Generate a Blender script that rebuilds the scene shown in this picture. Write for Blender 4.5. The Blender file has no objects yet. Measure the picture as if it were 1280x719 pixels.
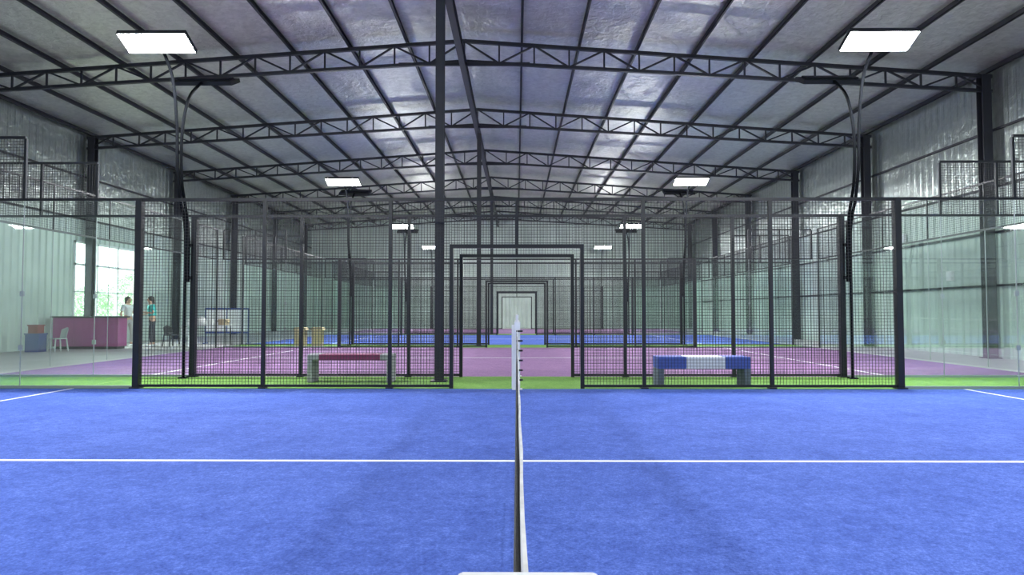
import bpy, bmesh, math, random
from mathutils import Vector, Matrix
random.seed(7)
S = bpy.context.scene
C = S.collection
R = math.radians
try:
    S.view_settings.view_transform = 'Standard'
    S.view_settings.look = 'None'
except Exception: pass

# ---------------------------------------------------------------- materials
def new_mat(name):
    m = bpy.data.materials.new(name); m.use_nodes = True
    nt = m.node_tree; b = nt.nodes['Principled BSDF']
    return m, nt, b
def pmat(name, col, rough=.5, metal=0., noise=0., nscale=8., bump=0., bscale=40., spec=.5):
    m, nt, b = new_mat(name)
    b.inputs['Base Color'].default_value = (*col, 1)
    b.inputs['Roughness'].default_value = rough
    b.inputs['Metallic'].default_value = metal
    b.inputs['Specular IOR Level'].default_value = spec
    tc = nt.nodes.new('ShaderNodeTexCoord')
    if noise > 0:
        n = nt.nodes.new('ShaderNodeTexNoise'); n.inputs['Scale'].default_value = nscale; n.inputs['Detail'].default_value = 4
        nt.links.new(tc.outputs['Object'], n.inputs['Vector'])
        r = nt.nodes.new('ShaderNodeValToRGB')
        r.color_ramp.elements[0].position = .3; r.color_ramp.elements[1].position = .7
        r.color_ramp.elements[0].color = (*[c*(1-noise) for c in col], 1)
        r.color_ramp.elements[1].color = (*[min(1, c*(1+noise)) for c in col], 1)
        nt.links.new(n.outputs['Fac'], r.inputs['Fac']); nt.links.new(r.outputs['Color'], b.inputs['Base Color'])
    if bump > 0:
        n = nt.nodes.new('ShaderNodeTexNoise'); n.inputs['Scale'].default_value = bscale; n.inputs['Detail'].default_value = 3
        nt.links.new(tc.outputs['Object'], n.inputs['Vector'])
        bp = nt.nodes.new('ShaderNodeBump'); bp.inputs['Strength'].default_value = bump; bp.inputs['Distance'].default_value = .02
        nt.links.new(n.outputs['Fac'], bp.inputs['Height']); nt.links.new(bp.outputs['Normal'], b.inputs['Normal'])
    return m
def turf(name, dark, mid, light):
    m, nt, b = new_mat(name)
    tc = nt.nodes.new('ShaderNodeTexCoord')
    def noise(sc, det, ro):
        n = nt.nodes.new('ShaderNodeTexNoise'); n.inputs['Scale'].default_value = sc; n.inputs['Detail'].default_value = det; n.inputs['Roughness'].default_value = ro
        nt.links.new(tc.outputs['Object'], n.inputs['Vector']); return n
    n1 = noise(60, 6, .85); n2 = noise(1.6, 8, .8); n3 = noise(14, 5, .75)
    def madd(a, k, c):
        x = nt.nodes.new('ShaderNodeMath'); x.operation = 'MULTIPLY_ADD'; nt.links.new(a, x.inputs[0]); x.inputs[1].default_value = k
        if isinstance(c, float): x.inputs[2].default_value = c
        else: nt.links.new(c, x.inputs[2])
        return x.outputs[0]
    v = madd(n3.outputs['Fac'], .28, -.115); v = madd(n2.outputs['Fac'], .28, v); v = madd(n1.outputs['Fac'], .68, v)
    r = nt.nodes.new('ShaderNodeValToRGB')
    r.color_ramp.elements[0].position = .36; r.color_ramp.elements[0].color = (*dark, 1)
    r.color_ramp.elements[1].position = .70; r.color_ramp.elements[1].color = (*light, 1)
    e = r.color_ramp.elements.new(.52); e.color = (*mid, 1)
    nt.links.new(v, r.inputs['Fac']); nt.links.new(r.outputs['Color'], b.inputs['Base Color'])
    b.inputs['Roughness'].default_value = .85; b.inputs['Specular IOR Level'].default_value = .25
    bp = nt.nodes.new('ShaderNodeBump'); bp.inputs['Strength'].default_value = .8; bp.inputs['Distance'].default_value = .012
    nt.links.new(n1.outputs['Fac'], bp.inputs['Height']); nt.links.new(bp.outputs['Normal'], b.inputs['Normal'])
    return m
def foil(name, col, rough=.33, metal=.8, big=.35, st=.4, fine=.14, fsc=9, dk=.84):
    m, nt, b = new_mat(name)
    b.inputs['Metallic'].default_value = metal; b.inputs['Roughness'].default_value = rough
    tc = nt.nodes.new('ShaderNodeTexCoord')
    mp = nt.nodes.new('ShaderNodeMapping'); mp.inputs['Scale'].default_value = (.9, .5, .9)
    nt.links.new(tc.outputs['Object'], mp.inputs['Vector'])
    n = nt.nodes.new('ShaderNodeTexNoise'); n.inputs['Scale'].default_value = 1.3; n.inputs['Detail'].default_value = 5; n.inputs['Roughness'].default_value = .55
    nt.links.new(mp.outputs['Vector'], n.inputs['Vector'])
    n3 = nt.nodes.new('ShaderNodeTexNoise'); n3.inputs['Scale'].default_value = fsc; n3.inputs['Detail'].default_value = 5; n3.inputs['Distortion'].default_value = .8
    nt.links.new(tc.outputs['Object'], n3.inputs['Vector'])
    ad = nt.nodes.new('ShaderNodeMath'); ad.operation = 'MULTIPLY_ADD'; ad.inputs[1].default_value = fine
    nt.links.new(n3.outputs['Fac'], ad.inputs[0]); nt.links.new(n.outputs['Fac'], ad.inputs[2])
    bp = nt.nodes.new('ShaderNodeBump'); bp.inputs['Strength'].default_value = st; bp.inputs['Distance'].default_value = big
    nt.links.new(ad.outputs[0], bp.inputs['Height']); nt.links.new(bp.outputs['Normal'], b.inputs['Normal'])
    r = nt.nodes.new('ShaderNodeValToRGB')
    r.color_ramp.elements[0].position = .3; r.color_ramp.elements[1].position = .7
    r.color_ramp.elements[0].color = (*[c*dk for c in col], 1); r.color_ramp.elements[1].color = (*col, 1)
    nt.links.new(n3.outputs['Fac'], r.inputs['Fac']); nt.links.new(r.outputs['Color'], b.inputs['Base Color'])
    return m
def glass(name, tint=(.92, .98, .955), refl=.9, k=1.2):
    m = bpy.data.materials.new(name); m.use_nodes = True; nt = m.node_tree
    nt.nodes.clear()
    out = nt.nodes.new('ShaderNodeOutputMaterial'); mix = nt.nodes.new('ShaderNodeMixShader')
    tr = nt.nodes.new('ShaderNodeBsdfTransparent'); tr.inputs['Color'].default_value = (*tint, 1)
    gl = nt.nodes.new('ShaderNodeBsdfGlossy'); gl.inputs['Roughness'].default_value = .02; gl.inputs['Color'].default_value = (refl, refl, refl, 1)
    fr = nt.nodes.new('ShaderNodeFresnel'); fr.inputs['IOR'].default_value = 1.5
    ml = nt.nodes.new('ShaderNodeMath'); ml.operation = 'MULTIPLY'; ml.inputs[1].default_value = k; ml.use_clamp = True
    nt.links.new(fr.outputs[0], ml.inputs[0]); nt.links.new(ml.outputs[0], mix.inputs[0])
    nt.links.new(tr.outputs[0], mix.inputs[1]); nt.links.new(gl.outputs[0], mix.inputs[2]); nt.links.new(mix.outputs[0], out.inputs[0])
    return m
def emis(name, col, s):
    m, nt, b = new_mat(name)
    b.inputs['Base Color'].default_value = (*col, 1)
    b.inputs['Emission Color'].default_value = (*col, 1); b.inputs['Emission Strength'].default_value = s
    return m
M = dict(
    blue=turf('blue_turf', (.028, .062, .29), (.076, .146, .55), (.22, .34, .86)),
    purple=turf('purple_turf', (.15, .08, .18), (.27, .15, .305), (.40, .26, .42)),
    green=turf('green_turf', (.05, .13, .02), (.12, .26, .045), (.24, .40, .10)),
    line=pmat('white_line', (.88, .9, .92), .8, noise=.06, nscale=30),
    concrete=pmat('concrete_floor', (.42, .41, .42), .45, noise=.12, nscale=.8, bump=.1),
    black=pmat('black_steel', (.012, .014, .018), .42, .2, bump=.05, bscale=60),
    pole=pmat('matte_black_pole', (.006, .007, .009), .85, 0, spec=.05, bump=.03, bscale=50),
    wire=pmat('black_wire', (.012, .014, .018), .5, .1),
    steel=pmat('dark_roof_steel', (.018, .020, .028), .5, .2, noise=.2, nscale=3),
    silver=pmat('brushed_aluminium', (.35, .40, .40), .4, .6, bump=.03),
    foil=foil('foil_insulation', (.68, .69, .64), .44, .78, .13, .5, .42, 6, .78),
    wallfoil=foil('foil_wall_lining', (.40, .45, .43), .30, .8, .12, .5, .3, 5, .8),
    sheet=pmat('painted_sheet', (.52, .61, .56), .40, .12, noise=.08, nscale=1.3),
    glass=glass('court_glass', (.92, .985, .955)),
    endglass=glass('end_glass', (.93, .985, .96), .9, .35),
    pane=glass('window_glass', (.97, 1, 1)),
    white=pmat('white_paint', (.82, .84, .85), .45, noise=.04, nscale=12),
    capw=pmat('worn_white_paint', (.60, .61, .62), .5, noise=.06, nscale=20),
    offwhite=pmat('off_white_plastic', (.50, .51, .52), .5, noise=.05, nscale=10),
    led=emis('led_module', (1., 1., 1.), 60),
    hous=pmat('lamp_housing', (.02, .022, .026), .6, .1, noise=.1, spec=.2),
    net=pmat('black_net_cord', (.01, .01, .012), .7, bump=.1),
    band=pmat('white_net_band', (.52, .52, .51), .7, noise=.18, nscale=14, bump=.2),
    conc=pmat('bench_concrete', (.30, .32, .33), .8, noise=.15, nscale=9, bump=.3),
    bleg=pmat('bench_blue_grey', (.13, .16, .21), .8, noise=.15, nscale=9, bump=.3),
    bblue=pmat('bench_blue', (.06, .11, .42), .6, noise=.1, nscale=14),
    bwhite=pmat('bench_white', (.80, .83, .86), .6, noise=.06, nscale=14),
    bmag=pmat('bench_maroon', (.20, .03, .10), .6, noise=.12, nscale=14),
    counter=pmat('counter_magenta', (.42, .07, .26), .5, noise=.08, nscale=5),
    dark=pmat('dark_laminate', (.03, .03, .035), .4, bump=.02),
    card=pmat('cardboard', (.48, .37, .24), .85, noise=.1, nscale=10),
    red=pmat('red_plastic', (.26, .04, .03), .4, bump=.03), cblue=pmat('blue_plastic', (.025, .06, .26), .4, bump=.03),
    skin=pmat('skin', (.62, .38, .27), .55, bump=.05), hair=pmat('hair', (.04, .025, .018), .6, bump=.3),
    teal=pmat('teal_cloth', (.07, .55, .52), .85, bump=.3), wcloth=pmat('white_cloth', (.80, .80, .80), .85, bump=.3),
    dcloth=pmat('dark_cloth', (.05, .05, .07), .85, bump=.3), gcloth=pmat('grey_cloth', (.50, .48, .48), .85, bump=.3),
    leaf=pmat('hazy_leaves', (.45, .60, .42), .6, noise=.3, nscale=2), bark=pmat('bark', (.22, .18, .14), .9, bump=.4),  # leaf colour is paled to put outdoor haze into the foliage
    grass=pmat('outside_grass', (.35, .45, .25), .9, noise=.3, nscale=2),
)

# ---------------------------------------------------------------- mesh builder
class MB:
    def __init__(s): s.v = []; s.f = []; s.m = []
    def box(s, x0, x1, y0, y1, z0, z1, mi=0):
        i = len(s.v)
        s.v += [(x0,y0,z0),(x1,y0,z0),(x1,y1,z0),(x0,y1,z0),(x0,y0,z1),(x1,y0,z1),(x1,y1,z1),(x0,y1,z1)]
        for q in ((0,3,2,1),(4,5,6,7),(0,1,5,4),(1,2,6,5),(2,3,7,6),(3,0,4,7)): s.f.append([i+k for k in q]); s.m.append(mi)
        return s
    def quad(s, a, b, c, d, mi=0):
        i = len(s.v); s.v += [a, b, c, d]; s.f.append([i, i+1, i+2, i+3]); s.m.append(mi); return s
    def bar(s, p, q, w, h=None, mi=0):
        h = h or w; p = Vector(p); q = Vector(q); d = (q-p).normalized()
        up = Vector((0,0,1)) if abs(d.z) < .95 else Vector((0,1,0))
        a = d.cross(up).normalized(); b = a.cross(d).normalized()
        i = len(s.v)
        for o in (p, q):
            for (sa, sb) in ((-1,-1),(1,-1),(1,1),(-1,1)): s.v.append(tuple(o + a*sa*w/2 + b*sb*h/2))
        for k in ((0,1,2,3),(7,6,5,4),(0,4,5,1),(1,5,6,2),(2,6,7,3),(3,7,4,0)): s.f.append([i+j for j in k]); s.m.append(mi)
        return s
    def tube(s, pts, r, n=8, mi=0, rr=None):
        pts = [Vector(p) for p in pts]; i = len(s.v); ref = Vector((1,0,0))
        for k, p in enumerate(pts):
            d = (pts[min(k+1, len(pts)-1)] - pts[max(k-1, 0)]).normalized()
            rf = ref if abs(d.dot(ref)) < .9 else Vector((0,1,0))
            a = d.cross(rf).normalized(); b = a.cross(d).normalized(); q = rr[k] if rr else r
            for j in range(n):
                t = 2*math.pi*j/n; s.v.append(tuple(p + a*math.cos(t)*q + b*math.sin(t)*q))
        for k in range(len(pts)-1):
            for j in range(n):
                s.f.append([i+k*n+j, i+k*n+(j+1)%n, i+(k+1)*n+(j+1)%n, i+(k+1)*n+j]); s.m.append(mi)
        s.f.append([i+j for j in range(n)][::-1]); s.m.append(mi)
        s.f.append([i+(len(pts)-1)*n+j for j in range(n)]); s.m.append(mi)
        return s
    def ball(s, c, rx, ry, rz, n=12, mi=0):
        i = len(s.v); h = n//2
        for a in range(h+1):
            ph = math.pi*a/h
            for j in range(n):
                t = 2*math.pi*j/n
                s.v.append((c[0]+rx*math.sin(ph)*math.cos(t), c[1]+ry*math.sin(ph)*math.sin(t), c[2]+rz*math.cos(ph)))
        for a in range(h):
            for j in range(n):
                s.f.append([i+a*n+j, i+(a+1)*n+j, i+(a+1)*n+(j+1)%n, i+a*n+(j+1)%n]); s.m.append(mi)
        return s
    def mesh(s, name, mats):
        me = bpy.data.meshes.new(name); me.from_pydata(s.v, [], s.f)
        if not isinstance(mats, (list, tuple)): mats = [mats]
        for m in mats: me.materials.append(m)
        me.polygons.foreach_set('material_index', s.m); me.update()
        return me
def obj(name, mb, mat, parent=None, loc=(0,0,0), bevel=0, smooth=False, label=None):
    me = mb.mesh(name, mat) if isinstance(mb, MB) else mb
    o = bpy.data.objects.new(name, me); C.objects.link(o); o.location = loc
    if parent: o.parent = parent
    if bevel:
        b = o.modifiers.new('bevel', 'BEVEL'); b.width = bevel; b.segments = 2; b.limit_method = 'ANGLE'
    if smooth: me.polygons.foreach_set('use_smooth', [True]*len(me.polygons))
    if label: o['label'] = label
    return o
def tag(o, label, cat, group=None):
    o['label'] = label; o['category'] = cat
    if group: o['group'] = group
    return o
def thing(name, label, cat, loc=(0,0,0), group=None, rz=0):
    o = bpy.data.objects.new(name, None); C.objects.link(o); o.location = loc; o.rotation_euler = (0,0,rz)
    o.empty_display_size = .2
    return tag(o, label, cat, group)
def struct(name, mb, mat):
    o = obj(name, mb, mat); o['kind'] = 'structure'; return o
def copy_tree(o, loc=None, label=None, parent=None):
    c = o.copy(); C.objects.link(c)
    if parent: c.parent = parent
    if loc is not None: c.location = loc
    if label: c['label'] = label
    for ch in list(o.children): copy_tree(ch, parent=c)
    return c
def spline(pts, n=8):
    P = [Vector(p) for p in pts]; out = []
    for i in range(len(P)-1):
        a, b, c, d = P[max(i-1,0)], P[i], P[i+1], P[min(i+2, len(P)-1)]
        for k in range(n):
            t = k/n
            out.append(.5*((2*b) + (c-a)*t + (2*a-5*b+4*c-d)*t*t + (3*b-a-3*c+d)*t**3))
    out.append(P[-1]); return out

# ---------------------------------------------------------------- layout
XL, XR, XM = -15.4, 12.6, -1.4
Y0, Y1 = -9.0, 49.6
HS = (XR-XL)/2
ZR, ZE = 8.5, 7.5
NC = 4
def zt(x): return ZR - (ZR-ZE)*abs(x-XM)/HS
courtY = [.39+12*k for k in range(NC)]
CN = ['near blue court', 'first purple court', 'second blue court', 'second purple court']
ORD = ['first', 'second', 'third', 'fourth', 'fifth', 'sixth', 'seventh', 'eighth', 'ninth', 'tenth', 'eleventh', 'twelfth']
TOP = .012; ST = .010

# ---------------------------------------------------------------- shell
struct('floor', MB().box(XL-.1, XR+.1, Y0, Y1+.1, -.2, 0), M['concrete'])
struct('ground_outside', MB().box(XL-40, XL-.1, Y0, Y1+20, -.25, -.1), M['grass'])
rf = MB()
dz = .17
for xa, xb in ((XL-.1, XM), (XM, XR+.1)):
    rf.quad((xa, Y0-.1, zt(xa)+dz), (xb, Y0-.1, zt(xb)+dz), (xb, Y1+.1, zt(xb)+dz), (xa, Y1+.1, zt(xa)+dz))
    rf.quad((xa, Y0-.1, zt(xa)+dz+.06), (xa, Y1+.1, zt(xa)+dz+.06), (xb, Y1+.1, zt(xb)+dz+.06), (xb, Y0-.1, zt(xb)+dz+.06))
struct('ceiling', rf, M['foil'])
def corr(mb, a0, a1, fixed, z0, z1, axis='y', sgn=1, mi=0, dp=.05):
    pitch = .30; prof = [(0,0),(.12,0),(.16,dp),(.26,dp)]
    pts = []; a = a0
    while a < a1:
        for (u, w) in prof:
            if a+u <= a1: pts.append((a+u, w))
        a += pitch
    pts.append((a1, 0))
    f = z1 if callable(z1) else (lambda x: z1)
    for (p, w), (q, v) in zip(pts, pts[1:]):
        if axis == 'y':
            mb.quad((fixed+sgn*w, p, z0), (fixed+sgn*v, q, z0), (fixed+sgn*v, q, f(q)), (fixed+sgn*w, p, f(p)), mi)
        else:
            mb.quad((p, fixed+sgn*w, z0), (q, fixed+sgn*v, z0), (q, fixed+sgn*v, f(q)), (p, fixed+sgn*w, f(p)), mi)
ZS = 4.5
w = MB(); corr(w, Y0, Y1, XR, 0, ZS, 'y', 1, 0, .035)
corr(w, Y0, Y1, XR, ZS, ZE+dz, 'y', 1, 1, .010)
w.box(XR+.06, XR+.1, Y0, Y1, 0, ZE+dz)
struct('wall_right', w, [M['sheet'], M['wallfoil']])
WY0, WY1, WZ0, WZ1 = 22.9, 26.7, 1.0, 3.7
w = MB()
for a, b, c, d in ((Y0, WY0, 0, ZS), (WY1, Y1, 0, ZS), (WY0, WY1, 0, WZ0), (WY0, WY1, WZ1, ZS)): corr(w, a, b, XL, c, d, 'y', -1, 0, .035)
corr(w, Y0, Y1, XL, ZS, ZE+dz, 'y', -1, 1, .010)
w.box(XL-.1, XL-.06, Y0, WY0, 0, ZE+dz); w.box(XL-.1, XL-.06, WY1, Y1, 0, ZE+dz)
w.box(XL-.1, XL-.06, WY0, WY1, 0, WZ0); w.box(XL-.1, XL-.06, WY0, WY1, WZ1, ZE+dz)
struct('wall_left', w, [M['sheet'], M['wallfoil']])
w = MB(); corr(w, XL, XR, Y1, 0, lambda x: zt(x)+dz, 'x', 1)
struct('wall_back', w, M['sheet'])
w = MB(); corr(w, XL, XR, Y0, 0, lambda x: zt(x)+dz, 'x', -1)
struct('wall_front', w, M['sheet'])
wn = MB()
t = .07
for z in (WZ0, 2.85, WZ1-t): wn.box(XL-.06, XL+.05, WY0, WY1, z, z+t)
wn.box(XL-.06, XL+.05, WY0, WY1, 1.9, 1.94)
for k in range(4):
    y = WY0 + (WY1-WY0-t)*k/3; wn.box(XL-.06, XL+.05, y, y+t, WZ0, WZ1)
wo = struct('window_1', wn, M['white'])
pn = obj('window_pane', MB().quad((XL,WY0,WZ0),(XL,WY1,WZ0),(XL,WY1,WZ1),(XL,WY0,WZ1)), M['pane'], wo); pn['kind'] = 'structure'

# ---------------------------------------------------------------- roof steel
trussY = [17.5+6*k for k in range(6)]
def zb(x): return zt(x) - (.60 - .16*abs(x-XM)/HS)
root = thing('roof_truss', 'x', 'truss', (0,0,0), 'roof trusses')
N = 15
xs = [HS*i/N for i in range(N+1)]
for sg in (-1, 1):
    e = XM+sg*HS
    obj('top_chord', MB().bar((XM,0,zt(XM)-.05), (e,0,zt(e)-.05), .09, .09), M['steel'], root)
    obj('bottom_chord', MB().bar((XM,0,zb(XM)), (e,0,zb(e)), .09, .08), M['steel'], root)
    for i in range(N+1):
        x = XM+sg*xs[i]
        if i == 0 and sg == 1: continue
        if i == N: x -= sg*.06
        obj('web_bar', MB().bar((x,0,zb(x)), (x,0,zt(x)-.05), .042), M['steel'], root)
    for i in range(N):
        xa, xb = XM+sg*xs[i], XM+sg*xs[i+1]
        if i % 2: obj('web_bar', MB().bar((xa,0,zb(xa)), (xb,0,zt(xb)-.05), .045), M['steel'], root)
        else: obj('web_bar', MB().bar((xa,0,zt(xa)-.05), (xb,0,zb(xb)), .045), M['steel'], root)
obj('tie_bar', MB().bar((XM-1.75,0,zb(XM)-.08), (XM+1.75,0,zb(XM)-.08), .08, .08), M['steel'], root)
for k, y in enumerate(trussY):
    lab = ('nearest dark lattice roof truss, the largest, above the first purple court' if k == 0 else
           'dark lattice roof truss under the foil roof, %s from the camera' % ORD[k])
    if k == 0: root.location = (0, y, 0); root['label'] = lab
    else: copy_tree(root, (0, y, 0), lab)
for sg, sd in ((-1, 'left'), (1, 'right')):
    for i in range(1, 10):
        x = XM + sg*(HS-.15)*i/9
        z = zt(x)+.07
        mb = MB().box(-.03, .03, Y0+.2, Y1-.1, -.06, -.045).box(-.03, .03, Y0+.2, Y1-.1, .045, .06).box(-.03, -.015, Y0+.2, Y1-.1, -.06, .06)
        tag(obj('purlin', mb, M['steel'], None, (x, 0, z)),
            'long dark steel purlin along the roof, %s to the %s of the ridge beam' % (ORD[i-1], sd), 'purlin', 'roof purlins')
rb = MB().box(-.075, .075, Y0+.2, Y1-.1, -.14, -.12).box(-.075, .075, Y0+.2, Y1-.1, .12, .14).box(-.012, .012, Y0+.2, Y1-.1, -.12, .12)
tag(obj('ridge_beam', rb, M['steel'], None, (XM, 0, ZR-.66-.12)), 'heavy dark ridge beam running away down the middle of the roof', 'beam')
def column(x, y, z1, lab, wdt=.2, cat='column', grp='wall columns', z=0):
    r = thing('steel_column', lab, cat, (x, y, z), grp)
    h = wdt/2
    obj('shaft', MB().box(-h, h, -h, -h+.018, 0, z1-z).box(-h, h, h-.018, h, 0, z1-z).box(-.012, .012, -h+.018, h-.018, 0, z1-z), M['steel'], r)
    obj('base_plate', MB().box(-h-.06, h+.06, -h-.06, h+.06, 0, .025), M['steel'], r)
    return r
for k, y in enumerate(trussY):
    column(XR-.21, y, ZE-.02, 'dark steel column against the right wall, %s from the camera' % ORD[k], .24)
    if k >= 1: column(XL+.21, y, ZE-.02, 'dark steel column against the left wall, %s from the camera' % ORD[k-1], .24)
for k in range(3):
    column(XM+.06, 11.5+12*k, ZR-.93, 'dark free-standing steel column under the ridge beam, %s from the camera' % ORD[k], .15, 'column', 'middle columns', ST)
for z, nm in ((1.9, 'lowest'), (3.3, 'second lowest'), (4.5, 'third lowest'), (6.0, 'highest')):
    tag(obj('wall_girt', MB().box(-.05, 0, Y0+.2, Y1-.1, -.03, .03), M['steel'], None, (XR-.012, 0, z)), 'long horizontal girt on the right wall, the %s one' % nm, 'girt', 'wall girts')
for z, nm in ((4.5, 'lower'), (6.0, 'higher')):
    tag(obj('wall_girt', MB().box(0, .05, Y0+.2, Y1-.1, -.03, .03), M['steel'], None, (XL+.012, 0, z)), 'long horizontal girt on the left wall, the %s one' % nm, 'girt', 'wall girts')

# ---------------------------------------------------------------- courts
for k, y in enumerate(courtY):
    col = 'blue' if k % 2 == 0 else 'purple'
    r = thing('padel_court', '%s artificial turf with white lines, the %s' % (col, CN[k]), 'court', (0, y, 0), 'padel courts')
    obj('turf', MB().box(-10, 10, 0, 10, 0, TOP), M[col], r)
    L = TOP+.002
    for sx in (-1, 1):
        obj('court_line', MB().box(sx*6.95-.025, sx*6.95+.025, 0, 10, TOP, L), M['line'], r)
    obj('court_line', MB().box(-6.92, 6.92, 4.975, 5.025, TOP, L), M['line'], r)
GAPN = ['between the near blue court and first purple court', 'between the first purple court and second blue court',
        'between the second blue court and second purple court', 'behind the second purple court']
for k in range(NC):
    y = 10.39+12*k
    tag(obj('turf_strip', MB().box(-10.1, 10.1, 0, 2 if k < NC-1 else 1.0, 0, ST), M['green'], None, (0, y, 0)), 'green artificial turf strip ' + GAPN[k], 'turf', 'green turf strips')

def grid(x0, x1, z0, z1, s=.05, r=.0025, axis='x'):
    mb = MB()
    def wire(p, q):
        p = Vector(p); q = Vector(q); d = (q-p).normalized(); a = Vector((0,0,1)) if abs(d.z) < .5 else (Vector((1,0,0)) if axis == 'x' else Vector((0,1,0)))
        b = d.cross(a); i = len(mb.v)
        for o in (p, q):
            for (u, w_) in ((-1,-1),(1,-1),(1,1),(-1,1)): mb.v.append(tuple(o+a*u*r+b*w_*r))
        for f in ((0,4,5,1),(1,5,6,2),(2,6,7,3),(3,7,4,0)): mb.f.append([i+j for j in f]); mb.m.append(0)
    nx = max(1, round((x1-x0)/s)); nz = max(1, round((z1-z0)/s))
    P = (lambda a, z, o: (a, o, z)) if axis == 'x' else (lambda a, z, o: (o, a, z))
    for i in range(nx+1): a = x0+(x1-x0)*i/nx; wire(P(a, z0, 0), P(a, z1, 0))
    for i in range(nz+1): z = z0+(z1-z0)*i/nz; wire(P(x0, z, 2*r), P(x1, z, 2*r))
    return mb
DX = 1.03; DZ = 2.24; XG = 7.85
fence = thing('mesh_fence', 'x', 'fence', (0,0,0), 'side fences')
B = M['black']
for sx in (-1, 1):
    for x, wd, zz in ((6, .095, 3.0), (4, .055, 3.0), (2, .055, 3.0)):
        obj('post', MB().box(sx*x-wd/2, sx*x+wd/2, -wd/2, wd/2, 0, zz).box(sx*x-wd/2-.03, sx*x+wd/2+.03, -wd/2-.03, wd/2+.03, 0, .02), B, fence)
    obj('bottom_rail', MB().box(min(sx*DX, sx*5.95), max(sx*DX, sx*5.95), -.02, .02, .02, .06), B, fence)
    for a, b in ((4, 6), (2, 4), (DX, 2)):
        x0, x1 = sorted((sx*a, sx*b))
        obj('mesh_panel', grid(x0+.03, x1-.03, .05, 2.98), M['wire'], fence)
obj('top_rail', MB().box(-6.02, 6.02, -.025, .025, 2.96, 3.01), B, fence)
obj('mesh_panel', grid(-DX, DX, DZ, 2.98), M['wire'], fence)
obj('door_frame', MB().box(-DX-.03, -DX+.03, -.03, .03, 0, DZ+.03).box(DX-.03, DX+.03, -.03, .03, 0, DZ+.03).box(-DX+.03, DX-.03, -.03, .03, DZ-.03, DZ+.03), B, fence)
obj('post', MB().box(-.02, .02, -.02, .02, DZ+.03, 2.96), B, fence)

def glass_wall(sx):
    r = thing('glass_wall', 'x', 'glass wall', (0,0,0), 'corner glass walls')
    for a, b in ((6.06, XG-.01), (XG+.01, 9.97)):
        obj('glass_panel', MB().quad((sx*a,0,.03),(sx*b,0,.03),(sx*b,0,2.97),(sx*a,0,2.97)), M['glass'], r)
    x0, x1 = sorted((sx*6.0, sx*10.0))
    obj('bottom_rail', MB().box(x0+.06, x1-.06, -.03, .03, 0, .04), M['silver'], r)
    obj('top_rail', MB().box(x0, x1, -.025, .025, 2.97, 3.01), B, r)
    obj('clip', MB().box(sx*XG-.03, sx*XG+.03, -.015, .015, 1.45, 1.53), M['silver'], r)
    obj('clip', MB().box(sx*XG-.03, sx*XG+.03, -.015, .015, .6, .68), M['silver'], r)
    obj('joint', MB().box(sx*XG-.006, sx*XG+.006, -.006, .006, .04, 2.97), M['silver'], r)
    g0, g1 = sorted((sx*XG, sx*9.97))
    obj('mesh_panel', grid(g0, g1, 3.0, 3.98), M['wire'], r)
    fr = MB().box(g0, g1, -.02, .02, 3.97, 4.01)
    for x in (sx*XG, sx*(XG+1.05), sx*9.97): fr.box(x-.02, x+.02, -.02, .02, 3.01, 3.97)
    obj('upper_frame', fr, B, r)
    return r
gw = {-1: glass_wall(-1), 1: glass_wall(1)}
sides = []
for k, y in enumerate(courtY):
    if k > 0: sides.append((y, 'near side of the '+CN[k]))
    sides.append((y+10, 'far side of the '+CN[k]))
for i, (y, nm) in enumerate(sides):
    near = nm.startswith('near')
    yy = y + (-.09 if near else .09)
    lab = 'black wire mesh fence with central doorway, ' + nm
    if i == 0: fence.location = (0, yy, ST); fence['label'] = lab
    else: copy_tree(fence, (0, yy, ST), lab)
    for sx, sd in ((-1, 'left'), (1, 'right')):
        lab = 'clear glass wall with mesh above, %s end of the %s' % (sd, nm)
        if i == 0: gw[sx].location = (0, yy, ST); gw[sx]['label'] = lab
        else: copy_tree(gw[sx], (0, yy, ST), lab)
ew = thing('end_wall', 'x', 'glass wall', (0,0,0), 'court end walls')
for i in range(6):
    y = 2*i + (.05 if i == 0 else (-.05 if i == 5 else 0))
    if i in (0, 5): obj('post', MB().box(-.02, .02, y-.02, y+.02, 0, 4.0), B, ew)
    else:
        obj('joint', MB().box(-.006, .006, y-.006, y+.006, .03, 2.97), M['silver'], ew)
        obj('post', MB().box(-.015, .015, y-.015, y+.015, 3.01, 3.98), B, ew)
for i in range(5):
    obj('glass_panel', MB().quad((0, 2*i+.03, .03), (0, 2*i+1.97, .03), (0, 2*i+1.97, 2.97), (0, 2*i+.03, 2.97)), M['endglass'], ew)
    obj('mesh_panel', grid(2*i+.03, 2*i+1.97, 3.0, 3.98, axis='y'), M['wire'], ew)
obj('rail', MB().box(-.02, .02, .02, 9.98, 2.97, 3.01), B, ew)
obj('rail', MB().box(-.02, .02, .02, 9.98, 3.98, 4.02), B, ew)
n = 0
for k in range(1, NC):
    for sx, sd in ((-1, 'left'), (1, 'right')):
        lab = 'glass and mesh back wall closing the %s end of the %s' % (sd, CN[k])
        if n == 0: ew.location = (sx*10.13, courtY[k], 0); ew['label'] = lab
        else: copy_tree(ew, (sx*10.13, courtY[k], 0), lab)
        n += 1

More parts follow.
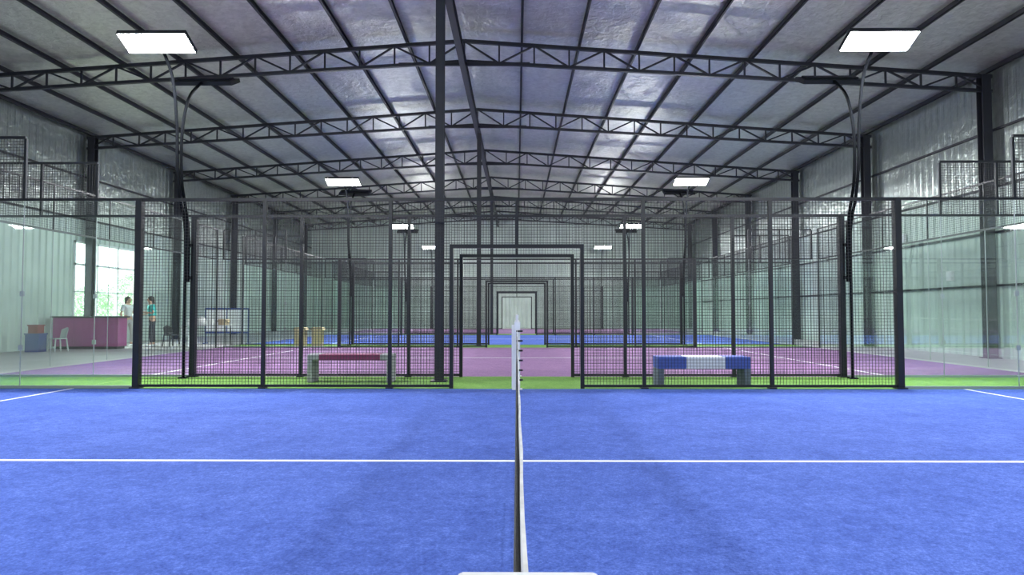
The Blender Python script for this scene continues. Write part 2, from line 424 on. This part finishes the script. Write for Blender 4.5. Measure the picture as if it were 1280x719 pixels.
# ---------------------------------------------------------------- nets
XN = .009
net = thing('court_net', 'x', 'net', (0,0,0), 'court nets')
def ztop(y): return .88 + .04*((y-5)/5)**2
mb = grid(.08, 9.84, .03, .82, .045, .0016, axis='y')
mb.v = [(x-.005-.014*math.sin(math.pi*max(0,min(1,(z-.03)/.79))), y, z) for x, y, z in mb.v]
obj('net_mesh', mb, M['net'], net)
bd = MB()
Ys = [.06+9.78*i/40 for i in range(41)]
for j, (a, b) in enumerate(zip(Ys, Ys[1:])):
    za, zb_ = ztop(a), ztop(b); h = .0028
    wa_ = .0014*math.sin(j*1.9); wb_ = .0014*math.sin((j+1)*1.9)
    i = len(bd.v)
    bd.v += [(-h+wa_,a,za-.05),(h+wa_,a,za-.05),(h+wa_,a,za),(-h+wa_,a,za),(-h+wb_,b,zb_-.05),(h+wb_,b,zb_-.05),(h+wb_,b,zb_),(-h+wb_,b,zb_)]
    for q in ((0,1,5,4),(1,2,6,5),(2,3,7,6),(3,0,4,7)): bd.f.append([i+j2 for j2 in q]); bd.m.append(0)
obj('top_band', bd, M['band'], net)
obj('cable', MB().tube([(-.010, y, ztop(y)-.05) for y in Ys], .004, 6), M['net'], net)
obj('center_strap', MB().box(-.008, .008, 4.975, 5.025, 0.006, .885), M['band'], net)
for k, y in enumerate(courtY):
    lab = ('long black net with white top band seen end-on, the ' if k == 0 else 'net with white band stretched across the ') + CN[k]
    if k == 0: net.location = (XN, y, TOP); net['label'] = lab
    else: copy_tree(net, (XN, y, TOP), lab)
def net_post(y, sg, lab, knob, h=1.04, mat='white'):
    r = thing('net_post', lab, 'net post', (XN-.002, y, TOP), 'net posts')
    obj('shaft', MB().box(-.045, .045, -.04, .04, 0, h), M[mat], r, bevel=.004)
    obj('base', MB().box(-.08, .08, -.042, .042, 0, .02), M[mat], r)
    if knob:
        obj('tension_knob', MB().tube([(0,0,1.04),(0,0,1.07),(0,0,1.075),(0,0,1.15)], .03, 10, rr=[.03,.03,.018,.022]), M['white'], r, smooth=False)
        obj('side_plate', MB().box(-.085, -.046, -.02, .02, .02, 1.0), M['white'], r)
        for j in range(6):
            z = .14+.15*j
            obj('net_hook', MB().box(-.015, .085, -sg*.041-.012, -sg*.041+.012, z, z+.025), M['net'], r)
    return r
net_post(.39, -1, 'top of the white net post at the bottom edge of the picture', False, 1.0355, 'capw')
net_post(10.30, 1, 'tall white net post with black hooks at the doorway of the near blue court', True)
for k in range(1, NC):
    net_post(courtY[k], -1, 'white net post at the near side of the '+CN[k], False)
    net_post(courtY[k]+9.91, 1, 'white net post at the far side of the '+CN[k], False)

# ---------------------------------------------------------------- flood lights
def flood(faces_cam):
    r = thing('flood_light', 'x', 'floodlight', (0,0,0), 'court floodlights')
    if faces_cam:
        pts = [(.68,0),(.68,1.2),(.68,2.2),(.64,2.8),(.46,3.25),(.34,3.8),(.30,4.5),(.15,5.25),(-.12,5.6),(-.36,5.76)]
        hy, hz, th = -.40, 5.74, -24
    else:
        pts = [(.80,1.75),(.80,2.2),(.77,2.7),(.66,3.1),(.5,3.6),(.48,4.4),(.68,5.1),(1.05,5.5),(1.32,5.68)]
        hy, hz, th = 1.38, 5.68, 27
    obj('pole', MB().tube(spline([(0, a, b) for a, b in pts]), .028, 8), M['pole'], r, smooth=True)
    if faces_cam: obj('base_plate', MB().box(-.07, .07, pts[0][0]-.07, pts[0][0]+.07, 0, .015), M['pole'], r)
    else:
        for z in (1.8, 2.4): obj('clamp', MB().box(-.05, .05, .75, .855, z, z+.06), M['pole'], r)
    hb = MB().box(-.575, .575, -.22, .22, 0, .05).box(-.5, .5, -.12, .12, .05, .085).bar((0,-.02,.03), (0,.0,.0), .1)
    hb.box(-.575, .575, -.22, -.214, -.03, 0).box(-.575, .575, .214, .22, -.03, 0).box(-.575, -.569, -.214, .214, -.03, 0).box(.569, .575, -.214, .214, -.03, 0)
    head = obj('lamp_head', hb, M['hous'], r, (0, hy, hz))
    head.rotation_euler = (R(th), 0, 0)
    for i in range(4):
        x0 = -.568+.2841*i
        obj('led_module', MB().box(x0, x0+.2835, -.213, .213, -.016, -.001), M['led'], head)
    la = bpy.data.lights.new('lamp', 'AREA'); la.shape = 'RECTANGLE'; la.size = 1.06; la.size_y = .38; la.energy = EN; la.color = (.95, .98, 1)
    lo = bpy.data.objects.new('lamp', la); C.objects.link(lo); lo.parent = head; lo.location = (0, 0, -.022)
    return r
EN = 470
fa, fb = flood(True), flood(False)
GN = ['first', 'second', 'third', 'farthest']
LX = 6.06
for k in range(NC):
    gy = 11.39+12*k
    for sx, sd in ((-1, 'left'), (1, 'right')):
        la = 'lit floodlight on curved black pole facing the camera, %s one of the %s pair' % (sd, GN[k])
        lb = 'floodlight on curved black pole turned away, %s one of the %s pair' % (sd, GN[k])
        if k == 0 and sx == -1:
            fa.location = (sx*LX, gy, ST); fa['label'] = la; fb.location = (sx*LX, gy, ST); fb['label'] = lb
        else:
            copy_tree(fa, (sx*LX, gy-(.4 if k == NC-1 else 0), ST if k < NC-1 else ST), la)
            if k < NC-1: copy_tree(fb, (sx*LX, gy, ST), lb)
for sx in (-1, 1):     # the near court's other pair of lamps, behind the camera
    la = bpy.data.lights.new('lamp', 'AREA'); la.shape = 'RECTANGLE'; la.size = 1.06; la.size_y = .34; la.energy = EN*1.2; la.color = (.95, .98, 1)
    lo = bpy.data.objects.new('lamp', la); C.objects.link(lo); lo.location = (sx*6, .6, 5.7); lo.rotation_euler = (R(30), 0, 0)
    la2 = la.copy(); lo2 = bpy.data.objects.new('lamp', la2); C.objects.link(lo2); lo2.location = (sx*6, -1.6, 5.7); lo2.rotation_euler = (R(-20), 0, 0)
sn = bpy.data.lights.new('sun', 'SUN'); sn.energy = 6; sn.angle = .02; sn.color = (1, .97, .9)
so = bpy.data.objects.new('sun', sn); C.objects.link(so); so.rotation_euler = Vector((-1, .3, .75)).to_track_quat('Z', 'Y').to_euler()

# ---------------------------------------------------------------- benches
def bench(x0, x1, y, cols, lab, seat_th, h, leg, lw=.12, dep=.4):
    L = x1-x0; r = thing('bench', lab, 'bench', ((x0+x1)/2, y, ST), 'courtside benches')
    for s in (-1, 1):
        a, b = sorted((s*L/2, s*(L/2-lw))); obj('leg', MB().box(a, b, 0, dep, 0, h-seat_th), M[leg], r, bevel=.01)
    a = -L/2
    for c, fr in cols:
        obj('seat_section', MB().box(a, a+L*fr, 0, dep, h-seat_th, h), M[c], r, bevel=.008); a += L*fr
    return r
bench(2.26, 3.74, 10.68, (('bblue', .31), ('bwhite', .42), ('bblue', .27)), 'low bench painted blue with a wide white middle, right of the doorway', .19, .48, 'bleg', .10)
bench(-3.56, -2.12, 11.28, (('conc', .14), ('bmag', .72), ('conc', .14)), 'low slim grey bench with a maroon stripe, left of the doorway', .10, .48, 'conc', .09)

# ---------------------------------------------------------------- lobby on the left
r = thing('reception_counter', 'magenta reception counter with dark top by the left window', 'counter', (-14.0, 21.6, 0))
obj('body', MB().box(-1.15, 1.0, 0, .5, .08, 1.02), M['counter'], r, bevel=.01)
obj('plinth', MB().box(-1.1, .95, .04, .46, 0, .08), M['dark'], r)
obj('counter_top', MB().box(-1.2, 1.06, -.06, .56, 1.02, 1.07), M['dark'], r, bevel=.008)
for i in range(3):
    obj('front_panel', MB().box(-1.1+.7*i, -.45+.7*i, -.015, 0, .15, .95), M['counter'], r)
def crate(mat, lab, loc, s=(.5, .4, .34)):
    r = thing('storage_crate', lab, 'crate', loc)
    w_, d, h = s; mb = MB().box(-w_/2, w_/2, -d/2, d/2, 0, .02)
    mb.box(-w_/2, -w_/2+.02, -d/2, d/2, .02, h).box(w_/2-.02, w_/2, -d/2, d/2, .02, h).box(-w_/2+.02, w_/2-.02, -d/2, -d/2+.02, .02, h).box(-w_/2+.02, w_/2-.02, d/2-.02, d/2, .02, h)
    obj('body', mb, mat, r)
    obj('rim', MB().box(-w_/2-.02, w_/2+.02, -d/2-.02, -d/2, h-.04, h).box(-w_/2-.02, w_/2+.02, d/2, d/2+.02, h-.04, h).box(-w_/2-.02, -w_/2, -d/2, d/2, h-.04, h).box(w_/2, w_/2+.02, -d/2, d/2, h-.04, h), mat, r)
crate(M['cblue'], 'blue plastic crate on the floor by the left wall', (-14.6, 20.1, 0), (.42, .34, .56))
crate(M['red'], 'red plastic crate on top of the blue crate by the left wall', (-14.6, 20.1, .56), (.30, .26, .26))
def chair(lab, loc, rz, OW):
    r = thing('plastic_chair', lab, 'chair', loc, None, R(rz))
    obj('seat', MB().box(-.18, .18, -.18, .18, .38, .41), OW, r, bevel=.01)
    bk = MB()
    for i in range(8):
        a0, a1 = -.7+1.4*i/8, -.7+1.4*(i+1)/8
        p = lambda a, z: (.22*math.sin(a)*1.1, .24*math.cos(a)-.04 + (z-.41)*.2, z)
        bk.quad(p(a0,.41), p(a1,.41), p(a1,.74-.1*abs(a1)), p(a0,.74-.1*abs(a0)))
    bo = obj('backrest', bk, OW, r); sm = bo.modifiers.new('s', 'SOLIDIFY'); sm.thickness = .015
    for sx in (-1, 1):
        for sy in (-1, 1): obj('leg', MB().bar((sx*.16, sy*.16, .38), (sx*.19, sy*.2, 0), .03), OW, r)
chair('pale plastic chair between the crates and the magenta counter', (-14.0, 20.2, 0), -25, M['offwhite'])
chair('dark plastic chair to the left of the folding table', (-12.15, 23.3, 0), 60, M['dark'])
chair('white plastic chair in front of the folding table', (-11.3, 22.85, 0), 160, M['white'])
TX = -10.98
r = thing('folding_table', 'folding table with thin metal legs, laden with white bags, in the lobby', 'table', (TX, 23.6, 0))
obj('table_top', MB().box(-.8, .8, -.3, .3, .71, .75), M['white'], r, bevel=.008)
for sx in (-1, 1):
    for sy in (-1, 1): obj('leg', MB().tube([(sx*.72, sy*.24, 0), (sx*.70, sy*.22, .71)], .014, 6), M['hous'], r)
for i, (x, s, lab) in enumerate(((-.62, .15, 'white rounded bag at the left end of the folding table'), (-.25, .17, 'larger white rounded bag in the middle of the folding table'), (.12, .12, 'smallest white bag on the folding table'))):
    rr = thing('bag', lab, 'bag', (TX+x, 23.6, .75), 'bags on the folding table')
    mb = MB()
    mb.tube([(0,0,0), (0,0,.03), (0,0,s*.7), (0,0,s*1.3), (0,0,s*1.6), (0,0,s*1.75)], s, 12, rr=[s*.8, s, s*1.05, s*.8, s*.25, s*.35]); obj('sack', mb, M['wcloth'], rr, smooth=True)
    obj('tie', MB().tube([(0,0,s*1.56), (0,0,s*1.64)], s*.3, 10), M['gcloth'], rr)
rr = thing('cardboard_box', 'open brown carton at the right end of the folding table', 'box', (TX+.55, 23.6, .75))
def carton(rr, w_, d, h):
    obj('body', MB().box(-w_/2, w_/2, -d/2, -d/2+.01, 0, h).box(-w_/2, w_/2, d/2-.01, d/2, 0, h).box(-w_/2, -w_/2+.01, -d/2, d/2, 0, h).box(w_/2-.01, w_/2, -d/2, d/2, 0, h).box(-w_/2, w_/2, -d/2, d/2, 0, .01), M['card'], rr)
    for s in (-1, 1): obj('flap', MB().quad((s*w_/2, -d/2, h), (s*w_/2, d/2, h), (s*(w_/2+.06), d/2, h-.09), (s*(w_/2+.06), -d/2, h-.09)), M['card'], rr)
carton(rr, .26, .3, .2)
for x, lab in ((-7.58, 'left one of two tall beige cartons behind the first purple court'), (-6.98, 'right one of two tall beige cartons behind the first purple court')):
    rr = thing('cardboard_box', lab, 'box', (x, 23.3, ST), 'tall cartons'); carton(rr, .34, .34, .66)
r = thing('display_board', 'white board in a blue frame standing behind the folding table', 'board', (-11.1, 25.4, 0))
obj('panel', MB().box(-.8, .8, -.01, .01, .45, 1.3), M['white'], r)
obj('frame', MB().box(-.85, .85, -.025, .025, 1.3, 1.36).box(-.85, .85, -.025, .025, .39, .45).box(-.85, -.8, -.025, .025, .45, 1.3).box(.8, .85, -.025, .025, .45, 1.3).box(-.02, .02, -.02, .02, .45, 1.3), M['cblue'], r)
for sx in (-1, 1): obj('leg', MB().box(sx*.82-.02, sx*.82+.02, -.02, .02, .03, .39).box(sx*.82-.02, sx*.82+.02, -.2, .2, 0, .03), M['cblue'], r)
for y, z, lab in ((19.3, 2.25, 'small white electrical box on the right wall between the first two columns'), (21.6, 3.6, 'small white electrical box high on the right wall')):
    r = thing('switch_box', lab, 'electrical box', (XR-.002, y, z))
    obj('case', MB().box(-.09, 0, -.12, .12, -.14, .14), M['white'], r, bevel=.008)
    obj('cover', MB().box(-.1, -.09, -.09, .09, -.1, .1), M['bwhite'], r)

# ---------------------------------------------------------------- people
def skinned(name, V, E, mat, parent, sub=2):
    me = bpy.data.meshes.new(name); me.from_pydata([v[0] for v in V], E, []); me.update()
    o = bpy.data.objects.new(name, me); C.objects.link(o)
    o.modifiers.new('skin', 'SKIN'); o.modifiers['skin'].use_smooth_shade = True
    sv = me.skin_vertices[0].data
    for i, v in enumerate(V):
        rr = v[1] if isinstance(v[1], tuple) else (v[1], v[1]); sv[i].radius = rr
    sv[0].use_root = True
    ss = o.modifiers.new('sub', 'SUBSURF'); ss.levels = sub; ss.render_levels = sub
    bpy.context.view_layer.update()
    ev = o.evaluated_get(bpy.context.evaluated_depsgraph_get())
    m2 = bpy.data.meshes.new_from_object(ev); m2.materials.clear(); m2.materials.append(mat)
    bpy.data.objects.remove(o)
    q = bpy.data.objects.new(name, m2); C.objects.link(q); q.parent = parent
    m2.polygons.foreach_set('use_smooth', [True]*len(m2.polygons))
    return q
def person(loc, rz, lab, top, legs, hair, larm, rarm, lean=0, step=.06, sc=1.):
    r = thing('person', lab, 'person', loc, None, rz); r.scale = (sc, sc, sc)
    def ln(z): return -lean*max(0, z-.95)
    V = []; E = []
    def add(p, rad, par=None):
        V.append((p, rad)); 
        if par is not None: E.append((par, len(V)-1))
        return len(V)-1
    def sp(x, y, z): return (x, y+ln(z), z)
    pel = add((0,0,.95), .12); wa = add(sp(0,0,1.1), .10, pel); ch = add(sp(0,0,1.27), .125, wa); sh = add(sp(0,0,1.37), .09, ch)
    nk = add(sp(0,-.005,1.44), .05, sh); h1 = add(sp(0,-.02,1.51), .065, nk); h2 = add(sp(0,-.015,1.58), .083, h1); h3 = add(sp(0,-.005,1.64), .06, h2)
    add(sp(0,-.115,1.555), .012, h2)
    arms = []
    for s, (el, wr) in ((1, larm), (-1, rarm)):
        hp = add((s*.09,0,.88), .09, pel); kn = add((s*.1,-.02-s*step,.48), .058, hp); an = add((s*.1,.01-s*step,.09), .038, kn); add((s*.11,-.15-s*step,.04), .034, an)
        s1 = add(sp(s*.17,0,1.37), .052, sh); e1 = add((s*el[0], el[1]+ln(el[2]), el[2]), .038, s1); w1 = add((s*wr[0], wr[1]+ln(wr[2]), wr[2]), .026, e1)
        d = (Vector(V[w1][0])-Vector(V[e1][0])).normalized(); W = Vector(V[w1][0]); side = d.cross(Vector((0,0,1))); side = side.normalized() if side.length > .1 else Vector((1,0,0))
        pm = add(tuple(W+d*.06), .028, w1)
        for f in range(4):
            b = add(tuple(W+d*.10+side*(f-1.5)*.02), .009, pm); c = add(tuple(W+d*(.14+.01*(f in (1,2)))+side*(f-1.5)*.022+Vector((0,0,-.008))), .008, b); add(tuple(W+d*(.165+.012*(f in (1,2)))+side*(f-1.5)*.022+Vector((0,0,-.022))), .007, c)
        tb = add(tuple(W+d*.05-side*.045), .010, pm); add(tuple(W+d*.08-side*.06), .008, tb)
        arms.append((s, V[s1][0], V[e1][0], V[w1][0]))
    skinned('body', V, E, M['skin'], r)
    V2 = [(sp(0,0,.98), .140), (sp(0,0,1.1), .130), (sp(0,0,1.27), .152), (sp(0,0,1.375), .11)]; E2 = [(0,1),(1,2),(2,3)]
    for s, a, b, c in arms:
        i = len(V2); mid = tuple((Vector(a)*.25+Vector(b)*.75)); V2 += [(a, .075), (mid, .062)]; E2 += [(3, i), (i, i+1)]
    skinned('shirt', V2, E2, M[top], r)
    V3 = [((0,0,.98), .128), ((0,0,.93), .13)]; E3 = [(0,1)]
    for s in (1, -1):
        i = len(V3); V3 += [((s*.09,0,.86), .103), ((s*.1,-.02-s*step,.48), .072), ((s*.1,.01-s*step,.12), .052)]; E3 += [(1,i),(i,i+1),(i+1,i+2)]
    skinned('trousers', V3, E3, M[legs], r)
    for s in (1, -1):
        obj('shoe', MB().ball((s*.105, -.06-s*step, .045), .05, .14, .045), M['white'], r, smooth=True)
    hx = ln(1.58)
    obj('hair', MB().ball((0, .022+hx, 1.60), .098, .105, .10).ball((0, .09+hx, 1.5), .05, .045, .12), M[hair], r, smooth=True)
    obj('eyes', MB().ball((.032, -.098+hx, 1.575), .011, .008, .008, 8).ball((-.032, -.098+hx, 1.575), .011, .008, .008, 8), M['dark'], r)
    obj('mouth', MB().ball((0, -.088+hx, 1.515), .022, .008, .006, 8), M['red'], r)
    return r
person((-13.75, 23.4, 0), R(70), 'person in a white top and grey trousers standing beside the magenta counter', 'wcloth', 'gcloth', 'hair',
       ((.24, .02, 1.12), (.16, -.2, 1.08)), ((.24, .03, 1.10), (.24, -.08, .86)), sc=1.04)
person((-12.70, 23.1, 0), R(-50), 'person in a teal top and dark trousers facing the person in white', 'teal', 'dcloth', 'hair',
       ((.26, -.02, 1.12), (.14, -.24, 1.15)), ((.26, -.02, 1.12), (.12, -.24, 1.08)), .12, sc=1.04)

# ---------------------------------------------------------------- trees outside the window
def tree(x, y, h, rad, lab):
    r = thing('tree', lab, 'tree', (x, y, -.1), 'trees outside the window')
    obj('trunk', MB().tube([(0,0,0), (.05,0,h*.3), (-.05,.05,h*.7)], .12, 8, rr=[.14,.1,.05]), M['bark'], r)
    mb = MB()
    for _ in range(2600):
        a = random.random()*6.283; u = random.random()**.4*rad; zz = random.uniform(-1, 1)
        q = math.sqrt(max(0, 1-zz*zz)); c = Vector((math.cos(a)*u*q, math.sin(a)*u*q, h*.6+zz*h*.4))
        d1 = Vector((random.uniform(-1,1), random.uniform(-1,1), random.uniform(-1,1))).normalized()*.07
        d2 = d1.orthogonal().normalized()*.04
        mb.quad(tuple(c-d1), tuple(c+d2), tuple(c+d1), tuple(c-d2))
    obj('foliage', mb, M['leaf'], r)
tree(-21.5, 33.2, 2.6, 1.1, 'lower leafy tree at the right of the window view')
tree(-21.5, 36.9, 3.4, 1.4, 'taller leafy tree at the left of the window view')

# ---------------------------------------------------------------- world + camera
wd = bpy.data.worlds.new('world'); S.world = wd; wd.use_nodes = True
bg = wd.node_tree.nodes['Background']; bg.inputs['Color'].default_value = (.94, .97, 1, 1); bg.inputs['Strength'].default_value = 6
cd = bpy.data.cameras.new('camera'); cam = bpy.data.objects.new('camera', cd); C.objects.link(cam)
cam.location = (0, 0, 1.212); cam.rotation_euler = (R(90+2.1), 0, R(.41))
cd.sensor_width = 36; cd.lens = 830/1280*36; cd.clip_start = .02; cd.clip_end = 300
S.camera = cam
